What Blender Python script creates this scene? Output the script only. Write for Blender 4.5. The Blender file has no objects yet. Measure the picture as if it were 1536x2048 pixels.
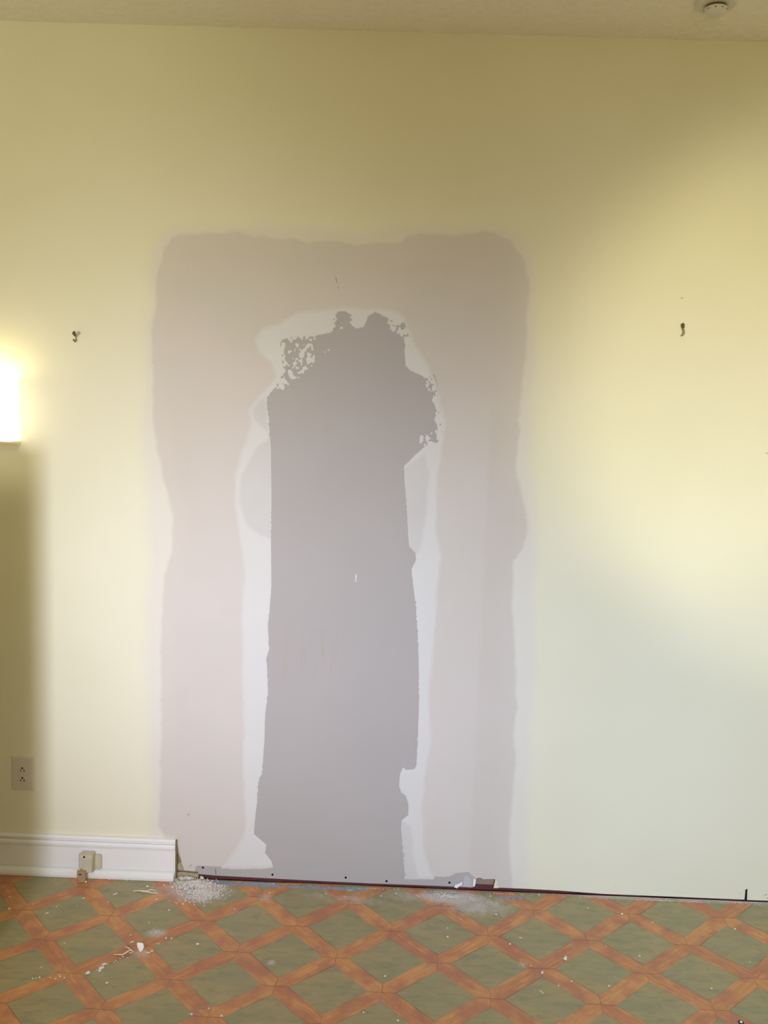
import bpy, bmesh, math, random
import numpy as np
from mathutils import Matrix, Vector
random.seed(7)
rng = np.random.default_rng(11)
S = bpy.context.scene
C = S.collection

# ------------------------------------------------------------------ camera
CF, CD, CH, CYAW, CPIT, CROL = 1776.97, 2.84374, 1.5886, 0.01344, -0.11102, 0.03348
cy, sy = math.cos(CYAW), math.sin(CYAW)
cp, sp = math.cos(CPIT), math.sin(CPIT)
cr, sr = math.cos(CROL), math.sin(CROL)
R0 = Vector((cy, sy, 0)); F0 = Vector((-sy, cy, 0))
FW = cp*F0 + sp*Vector((0, 0, 1)); UP = -sp*F0 + cp*Vector((0, 0, 1))
RX = cr*R0 + sr*UP; UX = -sr*R0 + cr*UP
CAMP = Vector((0, -CD, CH))
cam = bpy.data.cameras.new('camera'); co = bpy.data.objects.new('camera', cam); C.objects.link(co)
M = Matrix((RX, UX, -FW)).transposed().to_4x4(); M.translation = CAMP
co.matrix_world = M
cam.sensor_fit = 'VERTICAL'; cam.sensor_height = 36; cam.lens = CF/2048*36
cam.clip_start = 0.05
S.camera = co
CEIL = 2.74

# ------------------------------------------------------------------ world, lights, exposure
S.view_settings.view_transform = 'Standard'; S.view_settings.look = 'None'
S.view_settings.exposure = 0.0; S.view_settings.gamma = 1.0
S.view_settings.use_curve_mapping = False
w = bpy.data.worlds.new('world'); S.world = w; w.use_nodes = True
w.node_tree.nodes['Background'].inputs[0].default_value = (1.0, 0.82, 0.42, 1)
w.node_tree.nodes['Background'].inputs[1].default_value = 0.47

def area(name, loc, target, sx, sy_, power, col, spread=180):
    l = bpy.data.lights.new(name, 'AREA'); l.shape = 'RECTANGLE'; l.size = sx; l.size_y = sy_
    l.energy = power; l.color = col; l.spread = math.radians(spread)
    o = bpy.data.objects.new(name, l); C.objects.link(o); o.location = loc
    o.rotation_euler = (Vector(target)-Vector(loc)).to_track_quat('-Z', 'Y').to_euler()
    return o
def spot(name, loc, target, power, col, ang, blend, size):
    l = bpy.data.lights.new(name, 'SPOT'); l.energy = power; l.color = col
    l.spot_size = math.radians(ang); l.spot_blend = blend; l.shadow_soft_size = size
    o = bpy.data.objects.new(name, l); C.objects.link(o); o.location = loc
    o.rotation_euler = (Vector(target)-Vector(loc)).to_track_quat('-Z', 'Y').to_euler()
    return o
# daylight through the windows behind the camera, falling forward and down
area('window_daylight', (-0.9, -4.2, 1.9), (-0.7, 0, 0.85), 0.7, 0.9, 7.1, (0.72, 0.76, 1.0), 36)
area('window_daylight_right', (1.2, -4.4, 2.0), (0.9, 0, 0.45), 1.0, 1.0, 11.5, (0.40, 0.58, 1.0), 46)
area('fill_area_middle', (0.8, -4.4, 1.7), (1.2, 0, 0.7), 1.0, 0.8, 7.1, (0.98, 1.0, 0.68), 80)  # broad yellowish fill added for the right of the wall, no window of its own
# unseen warm spots added to brighten the right and left of the wall
spot('fill_spot_right', (1.0, -3.2, 1.3), (1.44, 0, 1.66), 84, (1.0, 0.98, 0.74), 34, 0.30, 0.15)
spot('fill_spot_second', (0.9, -3.0, 1.35), (1.00, 0, 1.68), 74, (1.0, 0.79, 0.18), 30, 0.8, 0.14)
spot('fill_spot_left', (-0.95, -2.3, 2.3), (-1.7, 0, 1.75), 54, (0.99, 1.0, 0.75), 95, 1.0, 0.25)

# ------------------------------------------------------------------ pixel -> place
def ray(px, py):
    return (RX*((px-768)/CF) + UX*((1024-py)/CF) + FW)
def W(px, py, y=0.0):
    v = ray(px, py); t = (y+CD)/v.y
    p = CAMP + v*t
    return (p.x, p.z)
def FL(px, py, z=0.0):
    v = ray(px, py); t = (z-CH)/v.z
    p = CAMP + v*t
    return (p.x, p.y)
def CE(px, py):
    return FL(px, py, CEIL)

# ------------------------------------------------------------------ helpers
def srgb(r, g, b):
    f = lambda c: (c/255/12.92) if c/255 <= 0.04045 else ((c/255+0.055)/1.055)**2.4
    return (f(r), f(g), f(b), 1)

class NT:
    def __init__(s, name, rough=0.7, spec=0.3):
        s.m = bpy.data.materials.new(name); s.m.use_nodes = True
        s.t = s.m.node_tree; s.b = s.t.nodes['Principled BSDF']
        s.b.inputs['Roughness'].default_value = rough
        s.b.inputs['Specular IOR Level'].default_value = spec
    def n(s, typ, **kw):
        o = s.t.nodes.new(typ)
        for k, v in kw.items(): setattr(o, k, v)
        return o
    def l(s, a, b): s.t.links.new(a, b)
    def val(s, sock, v):
        if hasattr(v, 'is_linked') or hasattr(v, 'links'): s.l(v, sock)
        else: sock.default_value = v
    def math(s, op, a, b=None, c=None, clamp=False):
        o = s.n('ShaderNodeMath', operation=op, use_clamp=clamp)
        s.val(o.inputs[0], a)
        if b is not None: s.val(o.inputs[1], b)
        if c is not None: s.val(o.inputs[2], c)
        return o.outputs[0]
    def mix(s, f, a, b):
        o = s.n('ShaderNodeMix', data_type='RGBA')
        s.val(o.inputs[0], f); s.val(o.inputs[6], a); s.val(o.inputs[7], b)
        return o.outputs[2]
    def noise(s, scale, detail=3, rough=0.5, vec=None, dim='3D'):
        o = s.n('ShaderNodeTexNoise', noise_dimensions=dim)
        o.inputs['Scale'].default_value = scale; o.inputs['Detail'].default_value = detail
        o.inputs['Roughness'].default_value = rough
        if vec is None: vec = s.geo()
        s.l(vec, o.inputs['Vector'])
        return o.outputs['Fac']
    def geo(s):
        if not hasattr(s, '_g'): s._g = s.n('ShaderNodeTexCoord').outputs['Object']
        return s._g
    def ramp(s, f, lo, hi):
        o = s.n('ShaderNodeMapRange', clamp=True); s.val(o.inputs[0], f)
        o.inputs[1].default_value = lo; o.inputs[2].default_value = hi
        return o.outputs[0]
    def bump(s, h, strength, dist=0.001):
        o = s.n('ShaderNodeBump'); o.inputs['Strength'].default_value = strength
        o.inputs['Distance'].default_value = dist; s.l(h, o.inputs['Height'])
        s.l(o.outputs[0], s.b.inputs['Normal'])
    def col(s, c): s.val(s.b.inputs['Base Color'], c)

def plain(name, c, rough=0.6, var=0.06, scale=60, bump=0.15, metallic=0.0, spec=0.3):
    k = NT(name, rough, spec)
    f = k.noise(scale, 4)
    a = tuple(x*(1-var) for x in c[:3])+(1,); b = tuple(min(1, x*(1+var)) for x in c[:3])+(1,)
    k.col(k.mix(f, a, b)); k.bump(f, bump); k.b.inputs['Metallic'].default_value = metallic
    return k.m

PAINT = (0.78, 0.745, 0.565, 1)
def paint_color(k):
    f = k.noise(2.2, 2)
    return k.mix(k.ramp(f, .3, .7), (PAINT[0]*.975, PAINT[1]*.975, PAINT[2]*.96, 1), (PAINT[0]*1.02, PAINT[1]*1.02, PAINT[2]*1.03, 1))

def mat_paint():
    k = NT('cream_yellow_paint', 0.62, 0.2)
    k.col(paint_color(k)); k.bump(k.noise(240, 3), 0.06)
    return k.m
def mat_skim():
    k = NT('dried_joint_compound', 0.85, 0.15)
    e = k.n('ShaderNodeAttribute', attribute_name='edge').outputs['Fac']
    c = k.n('ShaderNodeAttribute', attribute_name='core').outputs['Fac']
    t = k.n('ShaderNodeAttribute', attribute_name='tone').outputs['Fac']
    n1 = k.noise(4.0, 3)
    core = k.mix(k.ramp(n1, .35, .65), (0.625, 0.580, 0.515, 1), (0.648, 0.585, 0.530, 1))
    core = k.mix(t, core, (0.600, 0.540, 0.465, 1))
    band = k.mix(k.ramp(n1, .3, .7), (0.735, 0.690, 0.590, 1), (0.745, 0.705, 0.610, 1))
    col = k.mix(e, paint_color(k), band)
    col = k.mix(c, col, core)
    k.col(col)
    mp = k.n('ShaderNodeMapping'); mp.inputs['Scale'].default_value = (60, 60, 9); k.l(k.geo(), mp.inputs[0])
    k.bump(k.noise(1.0, 4, .6, mp.outputs[0]), 0.10)
    return k.m
def mat_white():
    k = NT('white_joint_compound', 0.8, 0.15)
    t = k.n('ShaderNodeAttribute', attribute_name='thin').outputs['Fac']
    ed = k.n('ShaderNodeAttribute', attribute_name='outer').outputs['Fac']
    n1 = k.noise(9.0, 4)
    a = k.mix(n1, (0.665, 0.645, 0.600, 1), (0.690, 0.672, 0.630, 1))
    col = k.mix(t, a, (0.600, 0.570, 0.530, 1))
    col = k.mix(ed, (0.645, 0.60, 0.54, 1), col)
    k.col(col)
    k.bump(k.noise(120, 4, .6), 0.12)
    return k.m
def mat_grey():
    k = NT('grey_plasterboard_paper', 0.8, 0.15)
    n = k.noise(3.0, 3); n2 = k.noise(420, 2)
    col = k.mix(k.ramp(n, .3, .7), (0.430, 0.398, 0.368, 1), (0.452, 0.416, 0.388, 1))
    mp = k.n('ShaderNodeMapping'); mp.inputs['Scale'].default_value = (42, 42, 7); k.l(k.geo(), mp.inputs[0])
    st = k.noise(1.0, 2, .5, mp.outputs[0])
    sx = k.n('ShaderNodeSeparateXYZ'); k.l(k.geo(), sx.inputs[0])
    zx, zz = W(610, 1315)
    dz = k.math('ABSOLUTE', k.math('SUBTRACT', sx.outputs[2], zz))
    dx = k.math('ABSOLUTE', k.math('SUBTRACT', sx.outputs[0], zx))
    mask = k.math('MULTIPLY', k.ramp(dz, .11, .03), k.ramp(dx, .16, .05))
    stain = k.math('MULTIPLY', k.ramp(st, .52, .70), mask)
    col = k.mix(k.math('MULTIPLY', stain, .75), col, (0.43, 0.36, 0.27, 1))
    k.col(col); k.bump(n2, 0.05)
    return k.m
M_PAINT = mat_paint(); M_SKIM = mat_skim(); M_WHITE = mat_white(); M_GREY = mat_grey()
M_TRIM = plain('white_trim_paint', (0.83, 0.82, 0.79, 1), 0.38, 0.04, 8, 0.08, spec=0.5)
M_CEIL = None
def mat_ceiling():
    k = NT('textured_white_ceiling', 0.9, 0.1)
    vo = k.n('ShaderNodeTexVoronoi'); vo.inputs['Scale'].default_value = 22; k.l(k.geo(), vo.inputs['Vector'])
    n = k.noise(38, 5, .6)
    h = k.ramp(n, .50, .62)
    k.col(k.mix(k.noise(3, 2), (0.91, 0.89, 0.84, 1), (0.93, 0.92, 0.88, 1)))
    k.bump(h, 0.45, 0.004)
    return k.m
M_CEIL = mat_ceiling()
M_MAROON = plain('maroon_old_floor_edge', (0.12, 0.036, 0.036, 1), 0.7, 0.5, 70, 0.4)
M_BROWN = plain('brown_board_paper', (0.30, 0.225, 0.165, 1), 0.9, 0.12, 50, 0.3)
M_RAW = plain('raw_plaster_edge', (0.46, 0.36, 0.22, 1), 0.9, 0.25, 60, 0.6)
M_OLIVE = plain('old_olive_paint', (0.25, 0.20, 0.10, 1), 0.8, 0.2, 40, 0.3)
M_PAPER = plain('torn_white_paper', (0.80, 0.80, 0.83, 1), 0.85, 0.03)
M_DUST = plain('plaster_dust', (0.72, 0.66, 0.60, 1), 0.95, 0.12, 300, 0.3)
M_CHIP = plain('white_plaster_chip', (0.86, 0.82, 0.76, 1), 0.9, 0.08, 200, 0.3)
M_CREAMCHIP = plain('cream_paint_curl', (0.80, 0.72, 0.52, 1), 0.7, 0.12, 120, 0.2)
M_BLUE = plain('blue_tape', (0.30, 0.34, 0.42, 1), 0.8, 0.3, 30, 0.2)
M_SCREW = plain('black_drywall_screw', (0.02, 0.02, 0.022, 1), 0.45, 0.2, 200, 0.1, 0.5)
M_DARK = plain('dark_hole', (0.02, 0.016, 0.012, 1), 0.9, 0.1)
M_METAL = plain('tarnished_metal', (0.16, 0.12, 0.06, 1), 0.45, 0.3, 150, 0.2, 0.6)
M_GREYMETAL = plain('dull_grey_anchor', (0.34, 0.31, 0.22, 1), 0.5, 0.3, 150, 0.2, 0.3)
M_OUTLET = plain('almond_outlet_plastic', (0.66, 0.60, 0.53, 1), 0.35, 0.02, 10, 0.02, spec=0.5)
M_SLOT = plain('brown_slot', (0.10, 0.07, 0.035, 1), 0.8, 0.1)
M_BEIGE = plain('beige_painted_block', (0.57, 0.53, 0.39, 1), 0.55, 0.12, 40, 0.2)
M_TAN = plain('tan_plastic_tab', (0.42, 0.28, 0.15, 1), 0.5, 0.06, 40, 0.05)
M_DETECT = plain('white_detector_plastic', (0.72, 0.72, 0.66, 1), 0.5, 0.02)

def mesh_obj(name, verts, faces, mat, parent=None, smooth=False):
    me = bpy.data.meshes.new(name); me.from_pydata([tuple(v) for v in verts], [], faces)
    me.validate(); me.update()
    me.materials.append(mat)
    if smooth: me.polygons.foreach_set('use_smooth', [True]*len(me.polygons))
    o = bpy.data.objects.new(name, me); C.objects.link(o)
    if parent: o.parent = parent; 
    return o
def bm_obj(name, bm, mat, parent=None, smooth=False):
    me = bpy.data.meshes.new(name)
    bmesh.ops.recalc_face_normals(bm, faces=bm.faces)
    bm.to_mesh(me); bm.free(); me.materials.append(mat)
    if smooth: me.polygons.foreach_set('use_smooth', [True]*len(me.polygons))
    o = bpy.data.objects.new(name, me); C.objects.link(o)
    if parent: o.parent = parent
    return o
def rel(o, parent):
    """parent o under an Empty while its mesh keeps world coordinates"""
    o.parent = parent; o.matrix_parent_inverse = Matrix.Translation(-parent.location) @ Matrix.Identity(4)
    return o
def thing(name, label, cat, loc=(0, 0, 0), group=None):
    o = bpy.data.objects.new(name, None); C.objects.link(o); o.location = loc
    o.empty_display_size = 0.05
    o['label'] = label; o['category'] = cat
    if group: o['group'] = group
    return o
def tag(o, label, cat, group=None, kind=None):
    o['label'] = label; o['category'] = cat
    if group: o['group'] = group
    if kind: o['kind'] = kind
    return o
def struct(o): o['kind'] = 'structure'; return o
def bx(bm, x0, x1, y0, y1, z0, z1, bevel=0):
    r = bmesh.ops.create_cube(bm, size=1)
    for v in r['verts']:
        v.co = Vector(((x0+x1)/2+v.co.x*(x1-x0), (y0+y1)/2+v.co.y*(y1-y0), (z0+z1)/2+v.co.z*(z1-z0)))
    if bevel:
        es = {e for v in r['verts'] for e in v.link_edges}
        bmesh.ops.bevel(bm, geom=list(es), offset=bevel, segments=2, affect='EDGES')
    return r
def tube(bm, pts, radii, seg=8, cap=True):
    pts = [Vector(p) for p in pts]; rings = []
    if not isinstance(radii, (list, tuple)): radii = [radii]*len(pts)
    nrm = None
    for i, p in enumerate(pts):
        d = (pts[min(i+1, len(pts)-1)]-pts[max(i-1, 0)]).normalized()
        if nrm is None: nrm = d.orthogonal().normalized()
        nrm = (nrm - d*nrm.dot(d)).normalized(); b = d.cross(nrm)
        rings.append([bm.verts.new(p+(nrm*math.cos(a)+b*math.sin(a))*radii[i]) for a in [2*math.pi*k/seg for k in range(seg)]])
    for a, b in zip(rings, rings[1:]):
        for k in range(seg): bm.faces.new((a[k], a[(k+1) % seg], b[(k+1) % seg], b[k]))
    if cap: bm.faces.new(rings[0][::-1]); bm.faces.new(rings[-1])
def prism(bm, poly, y0, y1):
    """poly of (x,z), extruded between y0 (front) and y1"""
    a = [bm.verts.new((x, y0, z)) for x, z in poly]; b = [bm.verts.new((x, y1, z)) for x, z in poly]
    bm.faces.new(a); bm.faces.new(b[::-1]); n = len(poly)
    for k in range(n): bm.faces.new((a[k], b[k], b[(k+1) % n], a[(k+1) % n]))

# ------------------------------------------------------------------ setting: wall
BOT = [(-1200, 1690), (349, 1748), (350.5, 1680), (356, 1692), (360, 1712), (363, 1724), (366, 1733), (369, 1741),
       (391, 1743), (392, 1735), (396, 1735), (397, 1748), (430, 1751), (545, 1757), (640, 1762), (745, 1767), (830, 1770), (900, 1773),
       (944, 1775), (947, 1757), (953, 1757), (956, 1755), (964, 1756.5), (966, 1758.5), (975, 1758), (990, 1758),
       (991, 1775), (994, 1775.5), (995, 1768), (998, 1769), (1000, 1775), (1060, 1778), (1116, 1781), (1210, 1788), (1300, 1791.5), (1400, 1795.5), (1480, 1799),
       (1489, 1799.3), (1490.9, 1779), (1494.8, 1778), (1493.8, 1800), (1536, 1801.5), (2500, 1843)]
botw = [W(*p) for p in BOT]
def mat_poly_wall():
    bm = bmesh.new()
    x0, x1 = -3.2, 3.2
    pts = [(x, z) for x, z in botw if x0 < x < x1]
    pts = [(x0, pts[0][1])] + pts + [(x1, 0.01)]
    pts.sort(key=lambda p: p[0])
    rows = []
    for x, z in pts:
        rows.append([bm.verts.new((x, y, q)) for y, q in ((0, z), (0, 0.35), (0, CEIL), (0.013, CEIL), (0.013, 0.35), (0.013, z))])
    for a, b in zip(rows, rows[1:]):
        for k in range(6): bm.faces.new((a[k], a[(k+1) % 6], b[(k+1) % 6], b[k]))
    bm.faces.new(rows[0][::-1]); bm.faces.new(rows[-1])
    return bm
wall = struct(bm_obj('wall_back', mat_poly_wall(), M_PAINT))
wx0 = W(351, 1680)[0]
bm = bmesh.new(); bx(bm, -3.2, 3.2, 0.0135, 0.10, -0.02, 0.0135)
sill = struct(bm_obj('trim_1', bm, M_MAROON))
bm = bmesh.new(); bx(bm, -3.2, 3.2, 0.0135, 0.10, 0.014, CEIL)
backing = struct(bm_obj('trim_2', bm, M_BROWN))

# floor with hand-laid lattice coordinates
QA = [4.66465, 3.40424, 2.87577, -0.09624, -0.0701, -0.31246]
QB = [3.00449, 3.33621, -3.36188, -0.03983, 0.10543, 0.35858]
def lat(x, y):
    xc = max(-1.4, min(1.5, x)); yc = max(-0.75, min(0.1, y))
    def f(q):
        v = q[0]+q[1]*xc+q[2]*yc+q[3]*xc*xc+q[4]*xc*yc+q[5]*yc*yc
        gx = q[1]+2*q[3]*xc+q[4]*yc; gy = q[2]+q[4]*xc+2*q[5]*yc
        return v+gx*(x-xc)+gy*(y-yc)
    return f(QA), f(QB)
def build_floor():
    xs = np.linspace(-3.2, 3.2, 130); ys = np.linspace(-5.0, 0.0, 100)
    V = []; Fc = []
    for j, y in enumerate(ys):
        for i, x in enumerate(xs):
            yy = y
            if j == len(ys)-1: yy = y + 0.002*math.sin(x*21)+0.0015*math.sin(x*57+1)
            V.append((x, yy, 0.0))
    nx = len(xs)
    for j in range(len(ys)-1):
        for i in range(nx-1): Fc.append((j*nx+i, j*nx+i+1, (j+1)*nx+i+1, (j+1)*nx+i))
    n = len(V)
    V += [(-3.2, -5, -0.05), (3.2, -5, -0.05), (3.2, 0, -0.05), (-3.2, 0, -0.05)]
    Fc.append((n+3, n+2, n+1, n))
    Fc.append(tuple([n+3]+[(len(ys)-1)*nx+i for i in range(nx)]+[n+2]))
    k = NT('patterned_vinyl', 0.42, 0.35)
    uv = k.n('ShaderNodeUVMap').outputs[0]
    nz = k.n('ShaderNodeTexNoise'); nz.inputs['Scale'].default_value = 9; k.l(k.geo(), nz.inputs['Vector'])
    sub = k.n('ShaderNodeVectorMath', operation='SUBTRACT'); k.l(nz.outputs['Color'], sub.inputs[0]); sub.inputs[1].default_value = (.5, .5, .5)
    sc = k.n('ShaderNodeVectorMath', operation='SCALE'); k.l(sub.outputs[0], sc.inputs[0]); sc.inputs['Scale'].default_value = 0.03
    ad = k.n('ShaderNodeVectorMath', operation='ADD'); k.l(uv, ad.inputs[0]); k.l(sc.outputs[0], ad.inputs[1])
    sep = k.n('ShaderNodeSeparateXYZ'); k.l(ad.outputs[0], sep.inputs[0])
    U, Vv = sep.outputs[0], sep.outputs[1]
    HW = 0.128
    def cen(a): return k.math('SUBTRACT', a, k.math('FLOOR', k.math('ADD', a, .5)))
    fu, fv = cen(U), cen(Vv); au, av = k.math('ABSOLUTE', fu), k.math('ABSOLUTE', fv)
    mn = k.math('MINIMUM', au, av)
    strip = k.ramp(mn, HW+.006, HW-.006)
    # which strip piece: compare au<av -> along V strip (u near integer)
    isU = k.math('LESS_THAN', au, av)
    ru, rv = k.math('FLOOR', k.math('ADD', U, .5)), k.math('FLOOR', k.math('ADD', Vv, .5))
    fuU, fvV = k.math('FLOOR', U), k.math('FLOOR', Vv)
    cmb = k.n('ShaderNodeCombineXYZ')
    def sel(a, b): return k.math('ADD', k.math('MULTIPLY', isU, a), k.math('MULTIPLY', k.math('SUBTRACT', 1, isU), b))
    k.l(sel(ru, k.math('ADD', fuU, 40.5)), cmb.inputs[0]); k.l(sel(fvV, rv), cmb.inputs[1])
    wn = k.n('ShaderNodeTexWhiteNoise', noise_dimensions='2D'); k.l(cmb.outputs[0], wn.inputs['Vector'])
    piece = wn.outputs['Value']
    # streak noise along each strip
    sv = k.n('ShaderNodeCombineXYZ')
    k.l(k.math('MULTIPLY', sel(U, Vv), 26), sv.inputs[0]); k.l(k.math('MULTIPLY', sel(Vv, U), 2.2), sv.inputs[1]); k.l(k.math('MULTIPLY', piece, 30), sv.inputs[2])
    streak = k.noise(1.0, 4, .6, sv.outputs[0])
    blotch = k.noise(14, 4, .55)
    sa = k.mix(k.ramp(piece, .15, .85), (0.50, 0.200, 0.090, 1), (0.61, 0.285, 0.108, 1))
    sb = k.mix(k.ramp(streak, .38, .72), sa, (0.69, 0.365, 0.145, 1))
    sb = k.mix(k.math('MULTIPLY', k.ramp(blotch, .42, .62), .8), sb, (0.45, 0.185, 0.115, 1))
    # green tiles
    mp = k.n('ShaderNodeMapping'); mp.inputs['Scale'].default_value = (1, 2.6, 1); k.l(k.geo(), mp.inputs[0])
    g1 = k.noise(6.5, 5, .6, mp.outputs[0]); g2 = k.noise(17, 5, .65, mp.outputs[0])
    ga = k.mix(k.ramp(g1, .35, .65), (0.315, 0.295, 0.165, 1), (0.405, 0.330, 0.168, 1))
    ga = k.mix(k.math('MULTIPLY', k.ramp(g2, .50, .72), .7), ga, (0.225, 0.218, 0.130, 1))
    g3 = k.noise(11, 6, .7)
    ga = k.mix(k.math('MULTIPLY', k.ramp(g3, .56, .72), .5), ga, (0.48, 0.41, 0.22, 1))
    col = k.mix(strip, ga, sb)
    # seams
    e1 = k.ramp(k.math('ABSOLUTE', k.math('SUBTRACT', mn, HW)), .011, .003)
    side = k.math('ADD', .28, k.math('MULTIPLY', .5, k.math('GREATER_THAN', sel(fu, fv), 0)))
    seam = k.math('MULTIPLY', e1, k.math('MULTIPLY', side, k.ramp(k.noise(7, 2), .35, .6)))
    cross = k.math('MULTIPLY', k.ramp(au, HW+.005, HW-.005), k.ramp(av, HW+.005, HW-.005))
    d1 = k.ramp(k.math('ABSOLUTE', k.math('ADD', fu, fv)), .012, .003)
    d2 = k.ramp(k.math('ABSOLUTE', k.math('SUBTRACT', fu, fv)), .014, .003)
    dd = k.math('MULTIPLY', cross, k.math('MAXIMUM', k.math('MULTIPLY', d2, .9), k.math('MULTIPLY', d1, k.math('MULTIPLY', .8, k.ramp(piece, .4, .6)))))
    seam = k.math('MAXIMUM', seam, dd)
    col = k.mix(k.math('MULTIPLY', seam, .62), col, (0.07, 0.035, 0.02, 1))
    # settled plaster powder, each patch with an outline of its own
    pn = k.noise(30, 6, .75); pn2 = k.noise(110, 4, .7)
    so = k.n('ShaderNodeSeparateXYZ'); k.l(k.geo(), so.inputs[0])
    tot = None
    for (px, py, rx, ry, amp) in [(395, 1780, .12, .085, 1.4), (905, 1795, .125, .045, 1.6), (955, 1812, .15, .08, .95), (1010, 1800, .18, .05, .55), (312, 1866, .035, .035, 1.05),
                                  (305, 1783, .11, .05, .7), (282, 1908, .05, .03, .8), (530, 1797, .07, .04, .7), (640, 1790, .10, .05, .62), (712, 1800, .16, .05, .7),
                                  (820, 1792, .13, .05, .72), (543, 1924, .018, .018, .9), (300, 1848, .06, .05, .45), (1045, 1930, .03, .03, .6), (382, 2028, .03, .02, .6), (400, 2022, .06, .05, .5), (203, 1934, .018, .03, .8)]:
        x, y = FL(px, py)
        dx = k.math('DIVIDE', k.math('SUBTRACT', so.outputs[0], x), rx); dy = k.math('DIVIDE', k.math('SUBTRACT', so.outputs[1], y), ry)
        r2 = k.math('ADD', k.math('MULTIPLY', dx, dx), k.math('MULTIPLY', dy, dy))
        m = k.math('MULTIPLY', k.math('POWER', 2.718, k.math('MULTIPLY', r2, -1)), amp)
        tot = m if tot is None else k.math('MAXIMUM', tot, m)
    # chalky line along the wall edge, stronger to the right
    xl = FL(1100, 1800)[0]
    edge = k.math('MULTIPLY', k.ramp(so.outputs[1], -.040, -.004), k.math('ADD', .45, k.math('MULTIPLY', .62, k.ramp(so.outputs[0], xl-.1, xl+.2))))
    edge = k.math('MULTIPLY', edge, k.ramp(so.outputs[0], W(360, 1750)[0]-.02, W(360, 1750)[0]+.05))
    tot = k.math('MAXIMUM', tot, edge)
    pow_ = k.ramp(k.math('ADD', tot, k.math('MULTIPLY', k.math('SUBTRACT', k.math('ADD', k.math('MULTIPLY', pn, .6), k.math('MULTIPLY', pn2, .4)), .5), 2.0)), .48, 1.05)
    col = k.mix(k.math('MULTIPLY', pow_, .85), col, (0.62, 0.58, 0.55, 1))
    k.col(col)
    k.bump(k.math('ADD', k.math('MULTIPLY', seam, -1), k.math('MULTIPLY', g2, .3)), 0.25)
    k.val(k.b.inputs['Roughness'], k.math('ADD', .42, k.math('MULTIPLY', pow_, .4)))
    o = mesh_obj('floor', V, Fc, k.m)
    ul = o.data.uv_layers.new(name='UVMap')
    vi = np.empty(len(o.data.loops), dtype=np.int32); o.data.loops.foreach_get('vertex_index', vi)
    uvv = np.array([lat(v.co.x, v.co.y) for v in o.data.vertices])
    ul.data.foreach_set('uv', uvv[vi].ravel())
    return o
floor = struct(build_floor())

bm = bmesh.new(); bx(bm, -3.2, 3.2, -5.0, 0.11, CEIL, CEIL+0.05)
ceiling = struct(bm_obj('ceiling', bm, M_CEIL))

# half-height partition added out of view at the left to cast the shadow column
PW = W(890, 890)[1]
bm = bmesh.new(); bx(bm, -2.6, -1.125, -0.55, -0.47, 0, 1.52, 0.004)
part = struct(bm_obj('shadow_blocker_left', bm, M_PAINT))

# ------------------------------------------------------------------ baseboard
def profile_extrude(name, prof, x0, x1, mat, parent=None):
    bm = bmesh.new()
    a = [bm.verts.new((x0, y, z)) for y, z in prof]; b = [bm.verts.new((x1, y, z)) for y, z in prof]
    n = len(prof)
    for k in range(n): bm.faces.new((a[k], a[(k+1) % n], b[(k+1) % n], b[k]))
    bm.faces.new(a[::-1]); bm.faces.new(b)
    return bm_obj(name, bm, mat, parent)
BE = W(350, 1720, -0.016)[0]
bt = W(348, 1680, -0.012)[1]
prof = [(-0.0005, 0.0), (-0.013, 0.0), (-0.013, bt-.040), (-0.0145, bt-.037), (-0.0145, bt-.035), (-0.0185, bt-.0325), (-0.0200, bt-.028), (-0.0195, bt-.022), (-0.0165, bt-.0175),
        (-0.0085, bt-.0165), (-0.0085, bt-.0135), (-0.0150, bt-.0115), (-0.0158, bt-.006), (-0.0125, bt-.0015), (-0.009, bt), (-0.0005, bt)]
base = struct(profile_extrude('baseboard_left', prof, -3.2, BE, M_TRIM))
shoe_prof = [(-0.0155, 0.001), (-0.028, 0.001), (-0.0295, 0.010), (-0.0275, 0.019), (-0.0215, 0.026), (-0.0155, 0.0285)]
profile_extrude('shoe_moulding', shoe_prof, -3.2, BE-.002, M_TRIM, base)
bm = bmesh.new(); prism(bm, [(BE, .001), (BE+.0035, .001), (BE+.0045, .06), (BE+.0035, bt-.004), (BE, bt-.002)], -0.014, -0.0008)
bm_obj('raw_end', bm, M_OLIVE, base)

# ------------------------------------------------------------------ the filled-in doorway
H = 0.0026
gx0, gz0 = W(255, 1790); gx1, gz1 = W(1120, 405)
gx0 -= .05; gx1 += .05
NX = int((gx1-gx0)/H)+2; NZ = int((gz1+.05-(-0.0))/H)+2
gx = gx0+np.arange(NX)*H; gz = 0.0+np.arange(NZ)*H
GX, GZ = np.meshgrid(gx, gz)            # [z, x]

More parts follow.
